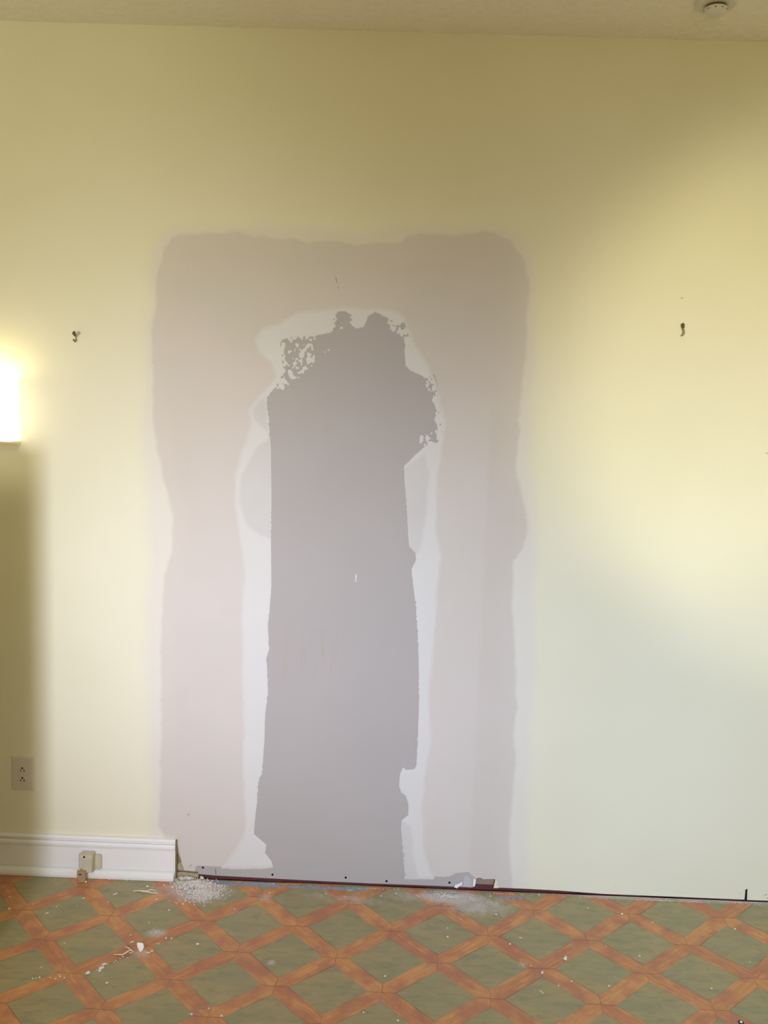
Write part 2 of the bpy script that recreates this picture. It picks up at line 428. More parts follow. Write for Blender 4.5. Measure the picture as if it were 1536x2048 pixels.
def vnoise(X, Z, scale, seed):
    r = np.random.default_rng(seed); n = 257; t = r.random((n, n))
    a = X*scale+50.3; b = Z*scale+31.7
    i = np.floor(a).astype(int); j = np.floor(b).astype(int); fa = a-i; fb = b-j
    fa = fa*fa*(3-2*fa); fb = fb*fb*(3-2*fb)
    i %= n-1; j %= n-1
    return (t[j, i]*(1-fa)+t[j, i+1]*fa)*(1-fb)+(t[j+1, i]*(1-fa)+t[j+1, i+1]*fa)*fb*1.0-0.5
def fbm(X, Z, scale, seed, octv=4):
    s = 0; a = 1; tot = 0
    for o in range(octv):
        s = s+a*vnoise(X, Z, scale*2**o, seed+o); tot += a; a *= .55
    return s/tot*2
def sdf(poly_px, X=None, Z=None):
    X = GX if X is None else X; Z = GZ if Z is None else Z
    P = np.array([W(*p) for p in poly_px])
    d2 = np.full(X.shape, 1e9); ins = np.zeros(X.shape, bool)
    for k in range(len(P)):
        a = P[k]; b = P[(k+1) % len(P)]; e = b-a
        wx = X-a[0]; wz = Z-a[1]
        t = np.clip((wx*e[0]+wz*e[1])/(e@e+1e-12), 0, 1)
        d2 = np.minimum(d2, (wx-t*e[0])**2+(wz-t*e[1])**2)
        c = ((a[1] > Z) != (b[1] > Z))
        if a[1] != b[1]:
            c &= (X < (b[0]-a[0])*(Z-a[1])/(b[1]-a[1])+a[0])
        ins ^= c
    d = np.sqrt(d2)
    return np.where(ins, d, -d)
def sm(x, a, b):
    t = np.clip((x-a)/(b-a), 0, 1); return t*t*(3-2*t)

OUT = [(326, 520), (330, 500), (345, 474), (375, 466), (440, 462), (485, 460), (500, 470), (560, 478), (640, 482), (740, 484), (800, 484), (812, 472), (860, 470),
       (920, 468), (960, 460), (990, 464), (1020, 480), (1045, 510), (1057, 545), (1060, 590), (1054, 640), (1050, 720), (1046, 800), (1038, 870),
       (1036, 930), (1044, 985), (1054, 1030), (1055, 1065), (1048, 1095), (1028, 1120), (1026, 1200), (1030, 1300), (1034, 1400), (1030, 1500), (1026, 1600), (1020, 1700),
       (1020, 1745), (1022, 1800), (350, 1800), (345, 1700), (318, 1650), (322, 1500), (322, 1380), (322, 1250), (328, 1150), (343, 1085), (341, 1030), (325, 960), (312, 880), (306, 800), (304, 730),
       (305, 640), (312, 560)]
BAND = [(300, 500), (318, 468), (350, 448), (420, 440), (560, 446), (700, 452), (820, 450), (940, 440), (1000, 444), (1045, 462), (1072, 500), (1082, 560),
        (1078, 700), (1074, 850), (1078, 1000), (1082, 1150), (1076, 1300), (1072, 1500), (1062, 1700), (1050, 1830), (300, 1830), (296, 1650), (288, 1400), (284, 1100), (280, 850), (284, 650), (292, 540)]
WHITE = [(440, 1738), (468, 1700), (488, 1655), (484, 1560), (484, 1450), (482, 1330), (480, 1230), (486, 1130), (478, 1080), (466, 1010), (468, 950), (480, 905), (500, 850), (496, 820), (515, 795), (537, 772),
         (548, 752), (540, 728), (515, 705), (508, 680), (525, 655), (560, 645), (590, 622), (640, 618), (690, 613), (790, 616), (812, 632), (818, 655), (835, 690), (858, 725), (875, 770), (884, 805), (896, 850),
         (886, 910), (878, 960), (874, 1010), (874, 1060), (884, 1110), (878, 1190), (872, 1260), (866, 1340), (862, 1400), (864, 1480), (852, 1560), (847, 1620), (850, 1690), (862, 1740), (868, 1758), (800, 1759), (600, 1745), (545, 1736), (520, 1739), (480, 1738)]
GREY = [(560, 682), (585, 676), (628, 672), (662, 665), (669, 640), (672, 624), (697, 622), (704, 632), (703, 650), (712, 656), (728, 654), (738, 632), (752, 624), (772, 634), (780, 638),
        (802, 640), (812, 668), (809, 700), (811, 730), (822, 742), (846, 752), (858, 772), (866, 800), (876, 830), (878, 870), (872, 884), (850, 893), (828, 912), (808, 933), (809, 960), (813, 1010), (816, 1060), (818, 1092), (831, 1106),
        (832, 1120), (823, 1138), (826, 1170), (831, 1205), (834, 1240), (837, 1300), (838, 1400), (836, 1460), (833, 1530), (829, 1538), (812, 1540), (806, 1534), (800, 1548), (798, 1572), (802, 1584), (812, 1592), (817, 1610), (816, 1630), (803, 1642), (802, 1655),
        (806, 1700), (810, 1758), (850, 1758.5), (900, 1758), (905, 1756), (912, 1751), (936, 1749), (938, 1753), (944, 1757), (946, 1800), (396, 1770), (396, 1736), (420, 1737), (450, 1739), (500, 1742), (530, 1739), (546, 1735), (543, 1722), (530, 1706), (533, 1690), (520, 1678),
        (508, 1668), (510, 1640), (514, 1600), (517, 1560), (524, 1548), (529, 1480), (530, 1440), (536, 1380), (534, 1330), (532, 1318), (538, 1300), (536, 1250), (540, 1210), (543, 1170), (542, 1080), (543, 1000), (542, 900), (536, 830), (533, 794), (548, 778), (560, 768), (572, 752), (575, 735), (568, 712)]
SP1 = [(550, 678), (600, 670), (636, 674), (634, 730), (600, 760), (560, 790), (548, 775), (565, 740)]
SP2 = [(664, 618), (706, 618), (706, 664), (660, 668)]
SP3 = [(772, 630), (806, 630), (822, 665), (820, 692), (800, 690), (770, 650)]
SP4 = [(848, 735), (875, 750), (890, 880), (866, 890), (866, 810), (846, 765)]
SP5 = [(836, 864), (868, 860), (866, 892), (836, 894)]
SP6 = [(630, 694), (672, 688), (672, 706), (628, 716)]
zb_x = []; zb_z = []
simple = [(250, 1743), (368, 1743), (369, 1741), (391, 1743), (396.5, 1743), (397, 1748), (430, 1751), (545, 1757), (640, 1762), (745, 1767), (830, 1770), (900, 1773), (944, 1775),
          (945.5, 1775), (947, 1757), (953, 1757), (956, 1755), (964, 1756.5), (966, 1758.5), (975, 1758), (990.8, 1758), (991.2, 1775), (1060, 1778), (1116, 1781), (1210, 1790)]
for p in simple:
    a, b = W(*p); zb_x.append(a); zb_z.append(b)
ZB = np.interp(gx, zb_x, zb_z)
fb = (GZ-ZB[None, :])-0.0002
# keep clear of the broken corner beside the baseboard
CORN = [(344, 1681), (351, 1681), (356, 1692), (360, 1712), (363, 1724), (366, 1733), (369, 1741), (369, 1800), (344, 1800)]
fcorn = -sdf(CORN)
# and of the baseboard itself
cuts = np.minimum(fb, np.maximum(fcorn, -1))
n1 = fbm(GX, GZ, 30, 1); n2 = fbm(GX, GZ, 130, 5); n3 = fbm(GX, GZ, 8, 9, 3)
d_out = sdf(OUT)+n1*0.006+n2*.0016+n3*.010
d_band = sdf(BAND)+n3*0.018
d_white = sdf(WHITE)+n1*0.004+n2*.0012+n3*.005
d_grey = sdf(GREY)
rag = sm(fbm(GX, GZ, 12, 60, 2), -.1, .5)
d_grey = d_grey+n2*(.0010+.0045*rag)
sp = np.zeros_like(GX)
for P in (SP1, SP2, SP3, SP4, SP5, SP6): sp = np.maximum(sp, sm(sdf(P), -.004, .008)*(.55 if P is SP2 else .62 if P is SP6 else 1))
spn = vnoise(GX, GZ*.9, 150, 77)*1.0+vnoise(GX, GZ*1.0, 70, 78)*.7
d1c = np.clip(d_grey, -.012, .012)
d_g = np.where(sp > 0, d_grey*(1-sp)+sp*(d1c*.22+spn*.0125-.0012), d_grey)
# small stray dabs of compound on the bare board
for (px, py, rx, rz) in [(843, 878, .0065, .012), (712, 1156, .0026, .014), (657, 700, .004, .004), (683, 656, .007, .004), (650, 704, .004, .003)]:
    x, z = W(px, py); e = (np.sqrt(((GX-x)/rx)**2+((GZ-z)/rz)**2)-1)*min(rx, rz)+n2*.002
    d_g = np.minimum(d_g, e)

def field_mesh(name, Fld, depth_fn, mat, parent, attrs=None, skirt_to=0.0):
    attrs = attrs or {}
    ins = Fld > 0
    nz, nx = Fld.shape
    idx = -np.ones(Fld.shape, np.int64)
    yy = depth_fn(Fld)
    vs_x = []; 
    c00 = ins[:-1, :-1]; c10 = ins[:-1, 1:]; c11 = ins[1:, 1:]; c01 = ins[1:, :-1]
    cnt = c00.astype(int)+c10+c11+c01
    used = np.zeros(Fld.shape, bool)
    any_ = cnt > 0
    for dz, dx in ((0, 0), (0, 1), (1, 1), (1, 0)):
        used[dz:nz-1+dz, dx:nx-1+dx] |= any_
    used &= ins
    idx[used] = np.arange(used.sum())
    V = np.stack([GX[used], yy[used], GZ[used]], 1).tolist()
    A = {k: v[used].tolist() for k, v in attrs.items()}
    jj, ii = np.nonzero(cnt == 4)
    faces = np.stack([idx[jj, ii], idx[jj, ii+1], idx[jj+1, ii+1], idx[jj+1, ii]], 1).tolist()
    key = {}
    def ev(j0, i0, j1, i1):
        if (j1, i1) < (j0, i0): j0, i0, j1, i1 = j1, i1, j0, i0
        kk = (j0, i0, j1, i1)
        if kk in key: return key[kk]
        a = Fld[j0, i0]; b = Fld[j1, i1]; t = a/(a-b)
        x = GX[j0, i0]*(1-t)+GX[j1, i1]*t; z = GZ[j0, i0]*(1-t)+GZ[j1, i1]*t
        V.append([x, float(depth_fn(np.array(0.0))), z]); key[kk] = len(V)-1
        for k, v in attrs.items(): A[k].append(float(v[j0, i0]*(1-t)+v[j1, i1]*t))
        return key[kk]
    segs = []
    jj, ii = np.nonzero((cnt > 0) & (cnt < 4))
    for j, i in zip(jj.tolist(), ii.tolist()):
        cs = [(j, i), (j, i+1), (j+1, i+1), (j+1, i)]
        poly = []; cut = []
        for q in range(4):
            a = cs[q]; b = cs[(q+1) % 4]
            ia, ib = ins[a], ins[b]
            if ia: poly.append(int(idx[a]))
            if ia != ib:
                v = ev(*a, *b); poly.append(v); cut.append(v)
        if len(poly) >= 3: faces.append(poly)
        if len(cut) == 2: segs.append((cut[0], cut[1]))
    back = {}
    def bk(v):
        if v not in back:
            V.append([V[v][0], skirt_to, V[v][2]]); back[v] = len(V)-1
            for k in attrs: A[k].append(A[k][v])
        return back[v]
    for a, b in segs: faces.append([a, b, bk(b), bk(a)])
    me = bpy.data.meshes.new(name); me.from_pydata(V, [], faces); me.update()
    me.materials.append(mat)
    for k in attrs:
        at = me.attributes.new(k, 'FLOAT', 'POINT'); at.data.foreach_set('value', A[k])
    o = bpy.data.objects.new(name, me); C.objects.link(o); o.parent = parent
    return o

patch = thing('wall_patch', 'tall arched patch of pinkish joint compound around bare grey board in the yellow wall', 'wall patch', (0, 0, 0))
grey_cut = np.minimum(d_g+.010, cuts)
pan = field_mesh('plasterboard_panel', grey_cut, lambda f: -0.0004+0*f, M_GREY, patch)
pan['label'] = 'bare grey plasterboard in the middle of the patch'
edge_a = sm(d_band, -.012, .040); core_a = sm(d_out, -.006, .010)*(.86+.14*sm(d_out, .01, .08))
mot = sm(fbm(GX, GZ, 3.0, 40, 3), -.2, .6)
# the right leg of the arch was filled with a second, duller coat
xr = W(962, 1200)[0]
tone = sm(GX, xr-.006, xr+.012)*sm(-GZ, -W(960, 800)[1]-.03, -W(960, 860)[1])*.45+mot*.28
f_skim = np.minimum(np.minimum(d_band+.012, cuts), -d_g+.0*d_g)
f_skim = np.minimum(f_skim, -(d_white-.006))
thin = 0
for P in ([(545, 870), (512, 893), (482, 950), (478, 1010), (492, 1050), (520, 1072), (545, 1080)], [(806, 935), (850, 905), (860, 950), (852, 1040), (848, 1085), (836, 1110), (818, 1100)],
          [(530, 794), (507, 815), (507, 838), (538, 868)], [(800, 1640), (824, 1650), (828, 1700), (838, 1760), (800, 1760)]):
    thin = np.maximum(thin, sm(sdf(P)+n1*.006, -.006, .010))
thin = thin*(.75+.25*n3)
f_white = np.minimum(np.minimum(d_white, cuts), -d_g)
sk = field_mesh('skim_coat', f_skim, lambda f: -(0.0002+0.0009*sm(np.asarray(f), 0, .03)), M_SKIM, patch, dict(edge=edge_a, core=core_a, tone=tone))
sk['label'] = 'smooth pinkish tan dried coat feathered into the yellow paint'
wh = field_mesh('joint_compound', f_white, lambda f: -(0.0011+0.0008*sm(np.asarray(f), 0, .006)), M_WHITE, patch, dict(thin=thin, outer=sm(d_white, .0, .016)))
wh['label'] = 'whiter ragged joint compound around the bare board'

# screws in the bare board
def make_screw(px, py, r=.0038):
    x, z = W(px, py)
    bm = bmesh.new(); n = 16
    prof = [(0.0, -.0004), (.45*r, -.0004), (.5*r, -.0012), (.95*r, -.0014), (r, -.0009), (r, .0008)]
    rings = []
    for rr, yy in prof[1:]:
        rings.append([bm.verts.new((x+rr*math.cos(2*math.pi*k/n), yy, z+rr*math.sin(2*math.pi*k/n))) for k in range(n)])
    for a, b in zip(rings, rings[1:]):
        for k in range(n): bm.faces.new((a[k], b[k], b[(k+1) % n], a[(k+1) % n]))
    bm.faces.new(rings[0])
    return bm_obj('screw', bm, M_SCREW, pan)
for p in [(545, 1749), (691.5, 1755), (773, 1762), (899, 1765), (406, 1735)]: make_screw(*p)

# scratches and dents
def streak(name, pts, y, r, mat, parent):
    bm = bmesh.new()
    P = [(W(*p)[0], y, W(*p)[1]) for p in pts]
    tube(bm, P, [r*.35]+[r]*(len(P)-2)+[r*.35] if len(P) > 2 else r, 6)
    return bm_obj(name, bm, mat, parent)
streak('scratch', [(671, 553), (673, 560), (674, 567)], -.0012, .0010, M_OLIVE, sk)
streak('scratch', [(676, 572), (677, 576), (677.5, 579)], -.0012, .0008, M_OLIVE, sk)
streak('scratch', [(375, 1631), (378, 1628), (380, 1627)], -.0012, .0016, M_GREYMETAL, sk)
streak('scratch', [(388, 1640), (388.5, 1652), (388, 1664)], -.0008, .0008, M_WHITE, sk)
streak('scratch', [(300, 723), (306, 724), (311, 725)], -.0006, .0008, M_GREYMETAL, sk)
streak('scratch', [(378, 1735), (381, 1731), (384, 1728)], -.0010, .0010, M_GREYMETAL, sk)
streak('scratch', [(431, 1737), (431.5, 1742), (432, 1749)], -.0010, .0009, M_SCREW, pan)
streak('scratch', [(393, 1735), (400, 1734), (406, 1734)], -.0012, .0007, M_GREYMETAL, pan)

# torn paper by the right corner of the bare board
def flap(name, px, y0, y1, mat, parent):
    bm = bmesh.new(); prism(bm, [W(*p) for p in px], y0, y1); return bm_obj(name, bm, mat, parent)
flap('paper_flap', [(908, 1772.5), (910, 1768), (918, 1765.5), (922, 1762.5), (924.5, 1763), (923.5, 1769), (919, 1770), (914, 1775)], -.006, -.002, M_PAPER, pan)
flap('paper_edge', [(928, 1751), (936, 1749.5), (938, 1754), (943, 1758), (943, 1773), (926, 1772), (927, 1760)], -.0022, -.0006, plain('pale_grey_paper', (0.50, 0.48, 0.48, 1)), pan)
flap('paper_edge', [(945, 1757), (952, 1759), (951, 1769), (949, 1774), (944.5, 1774)], .0015, .006, M_CHIP, pan)
flap('paper_edge', [(991, 1760), (994.5, 1762), (993, 1768), (998, 1775.5), (987, 1775.5), (988, 1769)], -.002, -.0003, M_CREAMCHIP, pan)

# broken plaster in the corner beside the cut baseboard
bp = thing('broken_plaster', 'broken tan plaster and old olive paint exposed beside the cut end of the baseboard', 'plaster', (W(360, 1740)[0], .0, .0))
def part_px(name, px, y0, y1, mat, root):
    bm = bmesh.new(); prism(bm, [W(*p) for p in px], y0, y1); return rel(bm_obj(name, bm, mat), root)
part_px('plaster_edge', [(350, 1680), (355, 1686), (360, 1708), (364, 1724), (359, 1714), (353, 1702), (350, 1700)], .002, .010, M_RAW, bp)
part_px('old_paint', [(349, 1700), (353, 1703), (359, 1715), (364, 1724), (362, 1730), (356, 1731), (349, 1722)], .004, .011, M_OLIVE, bp)
part_px('plaster_edge', [(353, 1730), (358, 1727), (364, 1724.5), (369, 1741), (366, 1742.5), (355, 1741)], .003, .011, M_RAW, bp)
part_px('plaster_ledge', [(350, 1746), (362, 1745), (380, 1747), (396, 1748), (397, 1756), (350, 1754)], .003, .0125, M_RAW, bp)

# ------------------------------------------------------------------ narrow slit by the right end, its darkness built as a black block
x, z = W(1492, 1790)
bm = bmesh.new(); prism(bm, [W(1489.0, 1802), W(1490.7, 1779.5), W(1494.6, 1778), W(1493.6, 1802)], -.0012, .010)
tag(bm_obj('dark_slit', bm, M_SCREW), 'narrow dark upright slit, built as a black block, at the far right foot of the wall', 'slit')
# small dark chips in the paint at the far right
for i, (px, py, s) in enumerate([(1480, 1786, .0016), (1532, 1789, .0028), (1528, 1791, .0018), (1535, 1796, .0022), (1231, 1774, .0012), (1393, 1670, .0010), (1160, 908, .0009)]):
    x, z = W(px, py); bm = bmesh.new()
    bmesh.ops.create_icosphere(bm, subdivisions=1, radius=s, matrix=Matrix.Translation((x, -.0002, z)) @ Matrix.Diagonal((1.2, .25, .8, 1)))
    bm_obj('paint_chip_mark', bm, M_GREYMETAL, wall)
x, z = W(1364, 596); bm = bmesh.new(); bmesh.ops.create_icosphere(bm, subdivisions=2, radius=.002, matrix=Matrix.Translation((x, 0, z)) @ Matrix.Diagonal((1, .3, 1, 1)))
bm_obj('nail_hole', bm, M_METAL, wall)
streak('scuff', [(1531, 906), (1534, 906.5), (1540, 907)], -.0001, .0014, M_GREYMETAL, wall)
for p0 in [(352, 1640), (354, 1650), (350, 1657), (352, 1664)]:
    streak('trowel_mark', [(p0[0]-9, p0[1]), (p0[0], p0[1]+1), (p0[0]+9, p0[1]+.5)], -.0009, .0007, M_WHITE, sk)

# ------------------------------------------------------------------ hooks left in the wall
def hook_left():
    x, z = W(153, 672)
    r = thing('wall_hook', 'small tarnished hook with a split ring on the yellow wall, above the glowing sconce', 'hook', (x, 0, z))
    pp = lambda px, py, y: (W(px, py)[0]-x, y, W(px, py)[1]-z)
    bm = bmesh.new(); tube(bm, [pp(149, 664, -.002), pp(148.5, 667, -.008), pp(151, 671, -.010), pp(153.5, 672, -.010)], [.0036, .0038, .003, .0016], 8); bm_obj('hook_head', bm, M_METAL, r, True)
    bm = bmesh.new(); tube(bm, [pp(153.5, 671, -.010), pp(156, 666, -.010), pp(160, 663, -.008), pp(161, 666, -.007), pp(158, 669, -.009), pp(154, 672, -.010)], .0011, 6); bm_obj('ring', bm, M_GREYMETAL, r, True)
    bm = bmesh.new(); tube(bm, [pp(153.5, 671, -.010), pp(153.8, 676, -.010), pp(154, 681, -.009), pp(151.5, 683, -.008), pp(149, 681, -.007), pp(148, 678.5, -.005)], [.0012, .0012, .0016, .0024, .0024, .0016], 8); bm_obj('hook_wire', bm, M_METAL, r, True)
    bm = bmesh.new(); tube(bm, [pp(152, 668, .002), pp(152, 668, -.010)], .0014, 8); bm_obj('nail', bm, M_METAL, r, True)
hook_left()
def hook_right():
    x, z = W(1364, 658)
    r = thing('wall_anchor', 'small dull anchor hanging from the yellow wall, right of the patch', 'anchor', (x, 0, z))
    pp = lambda px, py, y: (W(px, py)[0]-x, y, W(px, py)[1]-z)
    bm = bmesh.new(); tube(bm, [pp(1366, 647.5, -.003), pp(1364.5, 650, -.008), pp(1364.5, 656, -.010)], [.0028, .0052, .0044], 8); bm_obj('anchor_head', bm, M_METAL, r, True)
    bm = bmesh.new(); tube(bm, [pp(1364.5, 656, -.009), pp(1366, 662, -.010), pp(1366.5, 667, -.010), pp(1364, 671, -.008), pp(1361, 672.5, -.006)], [.0026, .0028, .003, .003, .0012], 8); bm_obj('anchor_tail', bm, M_GREYMETAL, r, True)
    bm = bmesh.new(); tube(bm, [pp(1364.5, 652, .002), pp(1364.5, 652, -.009)], .0018, 8); bm_obj('nail', bm, M_METAL, r, True)
hook_right()

# ------------------------------------------------------------------ outlet
def outlet():
    xa, zt = W(23, 1512); xb, zb = W(68, 1580)
    xa = W(24, 1545)[0]; xb = W(69, 1545)[0]
    r = thing('wall_outlet', 'almond duplex wall outlet mounted upside down above the white baseboard', 'outlet', ((xa+xb)/2, 0, (zt+zb)/2))
    w_, h_ = (xb-xa)/2, (zt-zb)/2
    bm = bmesh.new()
    # bevelled plate with two socket windows cut as shallow frames
    prof = [(0, -.0002), (0, -.0025), (.0022, -.0052), (.0040, -.0058)]
    rings = []
    for ins_, y in prof:
        rings.append([bm.verts.new((sx*(w_-ins_), y, sz*(h_-ins_))) for sx, sz in ((-1, -1), (1, -1), (1, 1), (-1, 1))])
    for a, b in zip(rings, rings[1:]):
        for k in range(4): bm.faces.new((a[k], a[(k+1) % 4], b[(k+1) % 4], b[k]))
    bm.faces.new(rings[-1]); bm_obj('cover_plate', bm, M_OUTLET, r)
    for cz, name in ((.0135, 'receptacle'), (-.0205, 'receptacle')):
        bm = bmesh.new(); n = 24; ring = []
        for y, s in ((-.0055, 1), (-.0072, 1), (-.0076, .95)):
            ring.append([bm.verts.new((max(-.0135, min(.0135, .0165*math.cos(2*math.pi*k/n)))*s, y, cz+max(-.0118, min(.0118, .0150*math.sin(2*math.pi*k/n)))*s)) for k in range(n)])
        for a, b in zip(ring, ring[1:]):
            for k in range(n): bm.faces.new((a[k], a[(k+1) % n], b[(k+1) % n], b[k]))
        bm.faces.new(ring[-1]); s = bm_obj(name, bm, M_OUTLET, r)
        bm = bmesh.new(); bmesh.ops.create_cone(bm, cap_ends=True, segments=14, radius1=.0031, radius2=.0031, depth=.0006, matrix=Matrix.Translation((0, -.0078, cz+.0068)) @ Matrix.Rotation(math.pi/2, 4, 'X'))
        bm_obj('ground_hole', bm, M_DARK, s)
        for sx, hh in ((-.0052, .0036), (.0058, .0042)):
            bm = bmesh.new(); bx(bm, sx-.0014, sx+.0014, -.0081, -.0075, cz-.0018-hh, cz-.0018+hh); bm_obj('slot', bm, M_SLOT, s)
    bm = bmesh.new(); bmesh.ops.create_cone(bm, cap_ends=True, segments=14, radius1=.0026, radius2=.0022, depth=.0012, matrix=Matrix.Translation((0, -.0062, -.0035)) @ Matrix.Rotation(math.pi/2, 4, 'X'))
    bm_obj('screw', bm, M_OUTLET, r)
outlet()

# ------------------------------------------------------------------ block fixed over the baseboard
def bracket():
    x, z = W(178, 1726, -.03)
    r = thing('baseboard_block', 'beige painted block with a tan tab fixed over the white baseboard', 'block', (x, 0, 0))
    P = lambda px, py, y: W(px, py, y)
    X = lambda px: P(px, 1725, -.03)[0]-x
    Z = lambda py: P(178, py, -.03)[1]
    bm = bmesh.new(); bx(bm, X(155), X(201), -.020, -.0155, Z(1741), Z(1711), .003); bm_obj('back_plate', bm, M_BEIGE, r)
    # body: tapered underside
    bm = bmesh.new()
    zt, zb, zm = Z(1705), Z(1744), Z(1733)
    prof = [(-.019, zt), (-.043, zt-.003), (-.045, zt-.010), (-.045, zm), (-.036, zb), (-.019, zb+.004)]
    xl, xr_ = X(162), X(188)
    a = [bm.verts.new((xl, y, q)) for y, q in prof]; b = [bm.verts.new((xr_-(.006 if q == zb else 0), y, q)) for y, q in prof]; n = len(prof)
    for k in range(n): bm.faces.new((a[k], a[(k+1) % n], b[(k+1) % n], b[k]))
    bm.faces.new(a[::-1]); bm.faces.new(b)
    bmesh.ops.bevel(bm, geom=list(bm.edges), offset=.0018, segments=2, affect='EDGES')
    body = bm_obj('block_body', bm, M_BEIGE, r)
    bm = bmesh.new(); bx(bm, X(169), X(187), -.0475, -.0445, Z(1740), Z(1716), .001); bm_obj('raised_panel', bm, M_BEIGE, r)
    bm = bmesh.new(); hx, hz = X(171.5), Z(1710)
    bmesh.ops.create_cone(bm, cap_ends=True, segments=14, radius1=.0034, radius2=.0034, depth=.002, matrix=Matrix.Translation((hx, -.0448, hz)) @ Matrix.Rotation(math.pi/2, 4, 'X'))
    bm_obj('screw_hole', bm, M_DARK, body)
    bm = bmesh.new(); bx(bm, X(159.5), X(176), -.058, -.046, .0015, Z(1735), .0015); tb = bm_obj('tab', bm, M_TAN, r)
    tb['label'] = 'tan tab reaching down to the floor'
    bm = bmesh.new(); bx(bm, X(163), X(169), -.0586, -.0578, Z(1742), Z(1740)); bm_obj('slot', bm, M_DARK, tb)
    bm = bmesh.new(); bmesh.ops.create_icosphere(bm, subdivisions=2, radius=.0024, matrix=Matrix.Translation((X(162), -.058, .010)) @ Matrix.Diagonal((1, .4, 1, 1))); bm_obj('screw', bm, M_METAL, tb)
bracket()

# ------------------------------------------------------------------ sconce
def sconce():
    YF = -.10
    zt = W(30, 758, -.10)[1]; zb = W(30, 884, -.10)[1]
    xr_ = W(41, 820, -.006)[0]; wd = .17
    xc = xr_-wd/2
    r = thing('wall_sconce', 'glowing white box-shaded wall sconce at the left edge', 'wall lamp', (xc, 0, (zt+zb)/2))
    hz = (zt-zb)/2
    k = NT('glowing_shade', 0.5); k.b.inputs['Base Color'].default_value = (1, .95, .8, 1)
    k.b.inputs['Emission Color'].default_value = (1.0, 0.88, 0.60, 1)
    k.b.inputs['Emission Strength'].default_value = 1.7
    bm = bmesh.new()
    # square shade, slightly wider at the foot, open at the top and bottom with thickness
    def ring(s, z, i): return [bm.verts.new((sx*(wd/2*s-i), (YF/2)+sy_*(.045*s-i), z)) for sx, sy_ in ((-1, -1), (1, -1), (1, 1), (-1, 1))]
    a = ring(.95, hz, 0); b = ring(1.0, -hz, 0); c = ring(1.0, -hz, .003); d = ring(.95, hz, .003)
    for p, q in ((a, b), (b, c), (c, d), (d, a)):
        for i in range(4): bm.faces.new((p[i], p[(i+1) % 4], q[(i+1) % 4], q[i]))
    bm_obj('lamp_shade', bm, k.m, r)
    bm = bmesh.new(); bx(bm, -wd/2+.004, wd/2-.004, -.091, -.008, -hz+.001, -hz+.006, .001); bm_obj('base_plate', bm, M_TRIM, r)  # unseen plate added to stop the lamp's light below the shade
    bm = bmesh.new(); bx(bm, -.03, .03, -.012, -.0005, -.07, .07, .002); bm_obj('back_plate', bm, M_METAL, r)
    kb = NT('bulb_glow', .4); kb.b.inputs['Emission Color'].default_value = (1, .85, .5, 1); kb.b.inputs['Emission Strength'].default_value = 4
    bm = bmesh.new(); bmesh.ops.create_uvsphere(bm, u_segments=16, v_segments=10, radius=.024, matrix=Matrix.Translation((0, -.05, .0)) @ Matrix.Diagonal((1, 1, 1.3, 1)))
    tube(bm, [(0, -.05, -.02), (0, -.05, -hz)], .010, 10)
    bm_obj('bulb', bm, kb.m, r, True)
    l = bpy.data.lights.new('sconce_glow', 'POINT'); l.energy = 0.40; l.color = (1, .86, .48); l.shadow_soft_size = .04
    lo = bpy.data.objects.new('sconce_glow', l); C.objects.link(lo); lo.location = (xc+.02, -.05, zt-.004)
sconce()

# ------------------------------------------------------------------ smoke detector
def detector():
    x, y = CE(1432, 4)
    r = thing('smoke_detector', 'round white smoke detector on the textured ceiling', 'smoke detector', (x, y, CEIL))
    def lathe(name, prof, mat, parent, seg=40):
        bm = bmesh.new(); rings = []
        for rr, z in prof: rings.append([bm.verts.new((rr*math.cos(2*math.pi*k/seg), rr*math.sin(2*math.pi*k/seg), z)) for k in range(seg)])
        for a, b in zip(rings, rings[1:]):
            for k in range(seg): bm.faces.new((a[k], a[(k+1) % seg], b[(k+1) % seg], b[k]))
        bm.faces.new(rings[0]); bm.faces.new(rings[-1]); return bm_obj(name, bm, mat, parent, False)
    lathe('mounting_base', [(.056, -.0003), (.056, -.008), (.052, -.011)], M_DETECT, r)
    lathe('vent_gap', [(.027, -.011), (.027, -.018)], M_METAL, r)
    lathe('cover', [(.031, -.0175), (.032, -.021), (.030, -.030), (.024, -.034), (.014, -.036), (.006, -.0365)], M_DETECT, r)
    lathe('test_button', [(.007, -.0364), (.007, -.038), (.006, -.0385)], M_DETECT, r)
    for k in range(10):
        a = 2*math.pi*k/10; bm = bmesh.new()
        bmesh.ops.create_icosphere(bm, subdivisions=1, radius=.0018, matrix=Matrix.Translation((.031*math.cos(a), .031*math.sin(a), -.0245)))
        bm_obj('vent', bm, M_DARK, r)
detector()

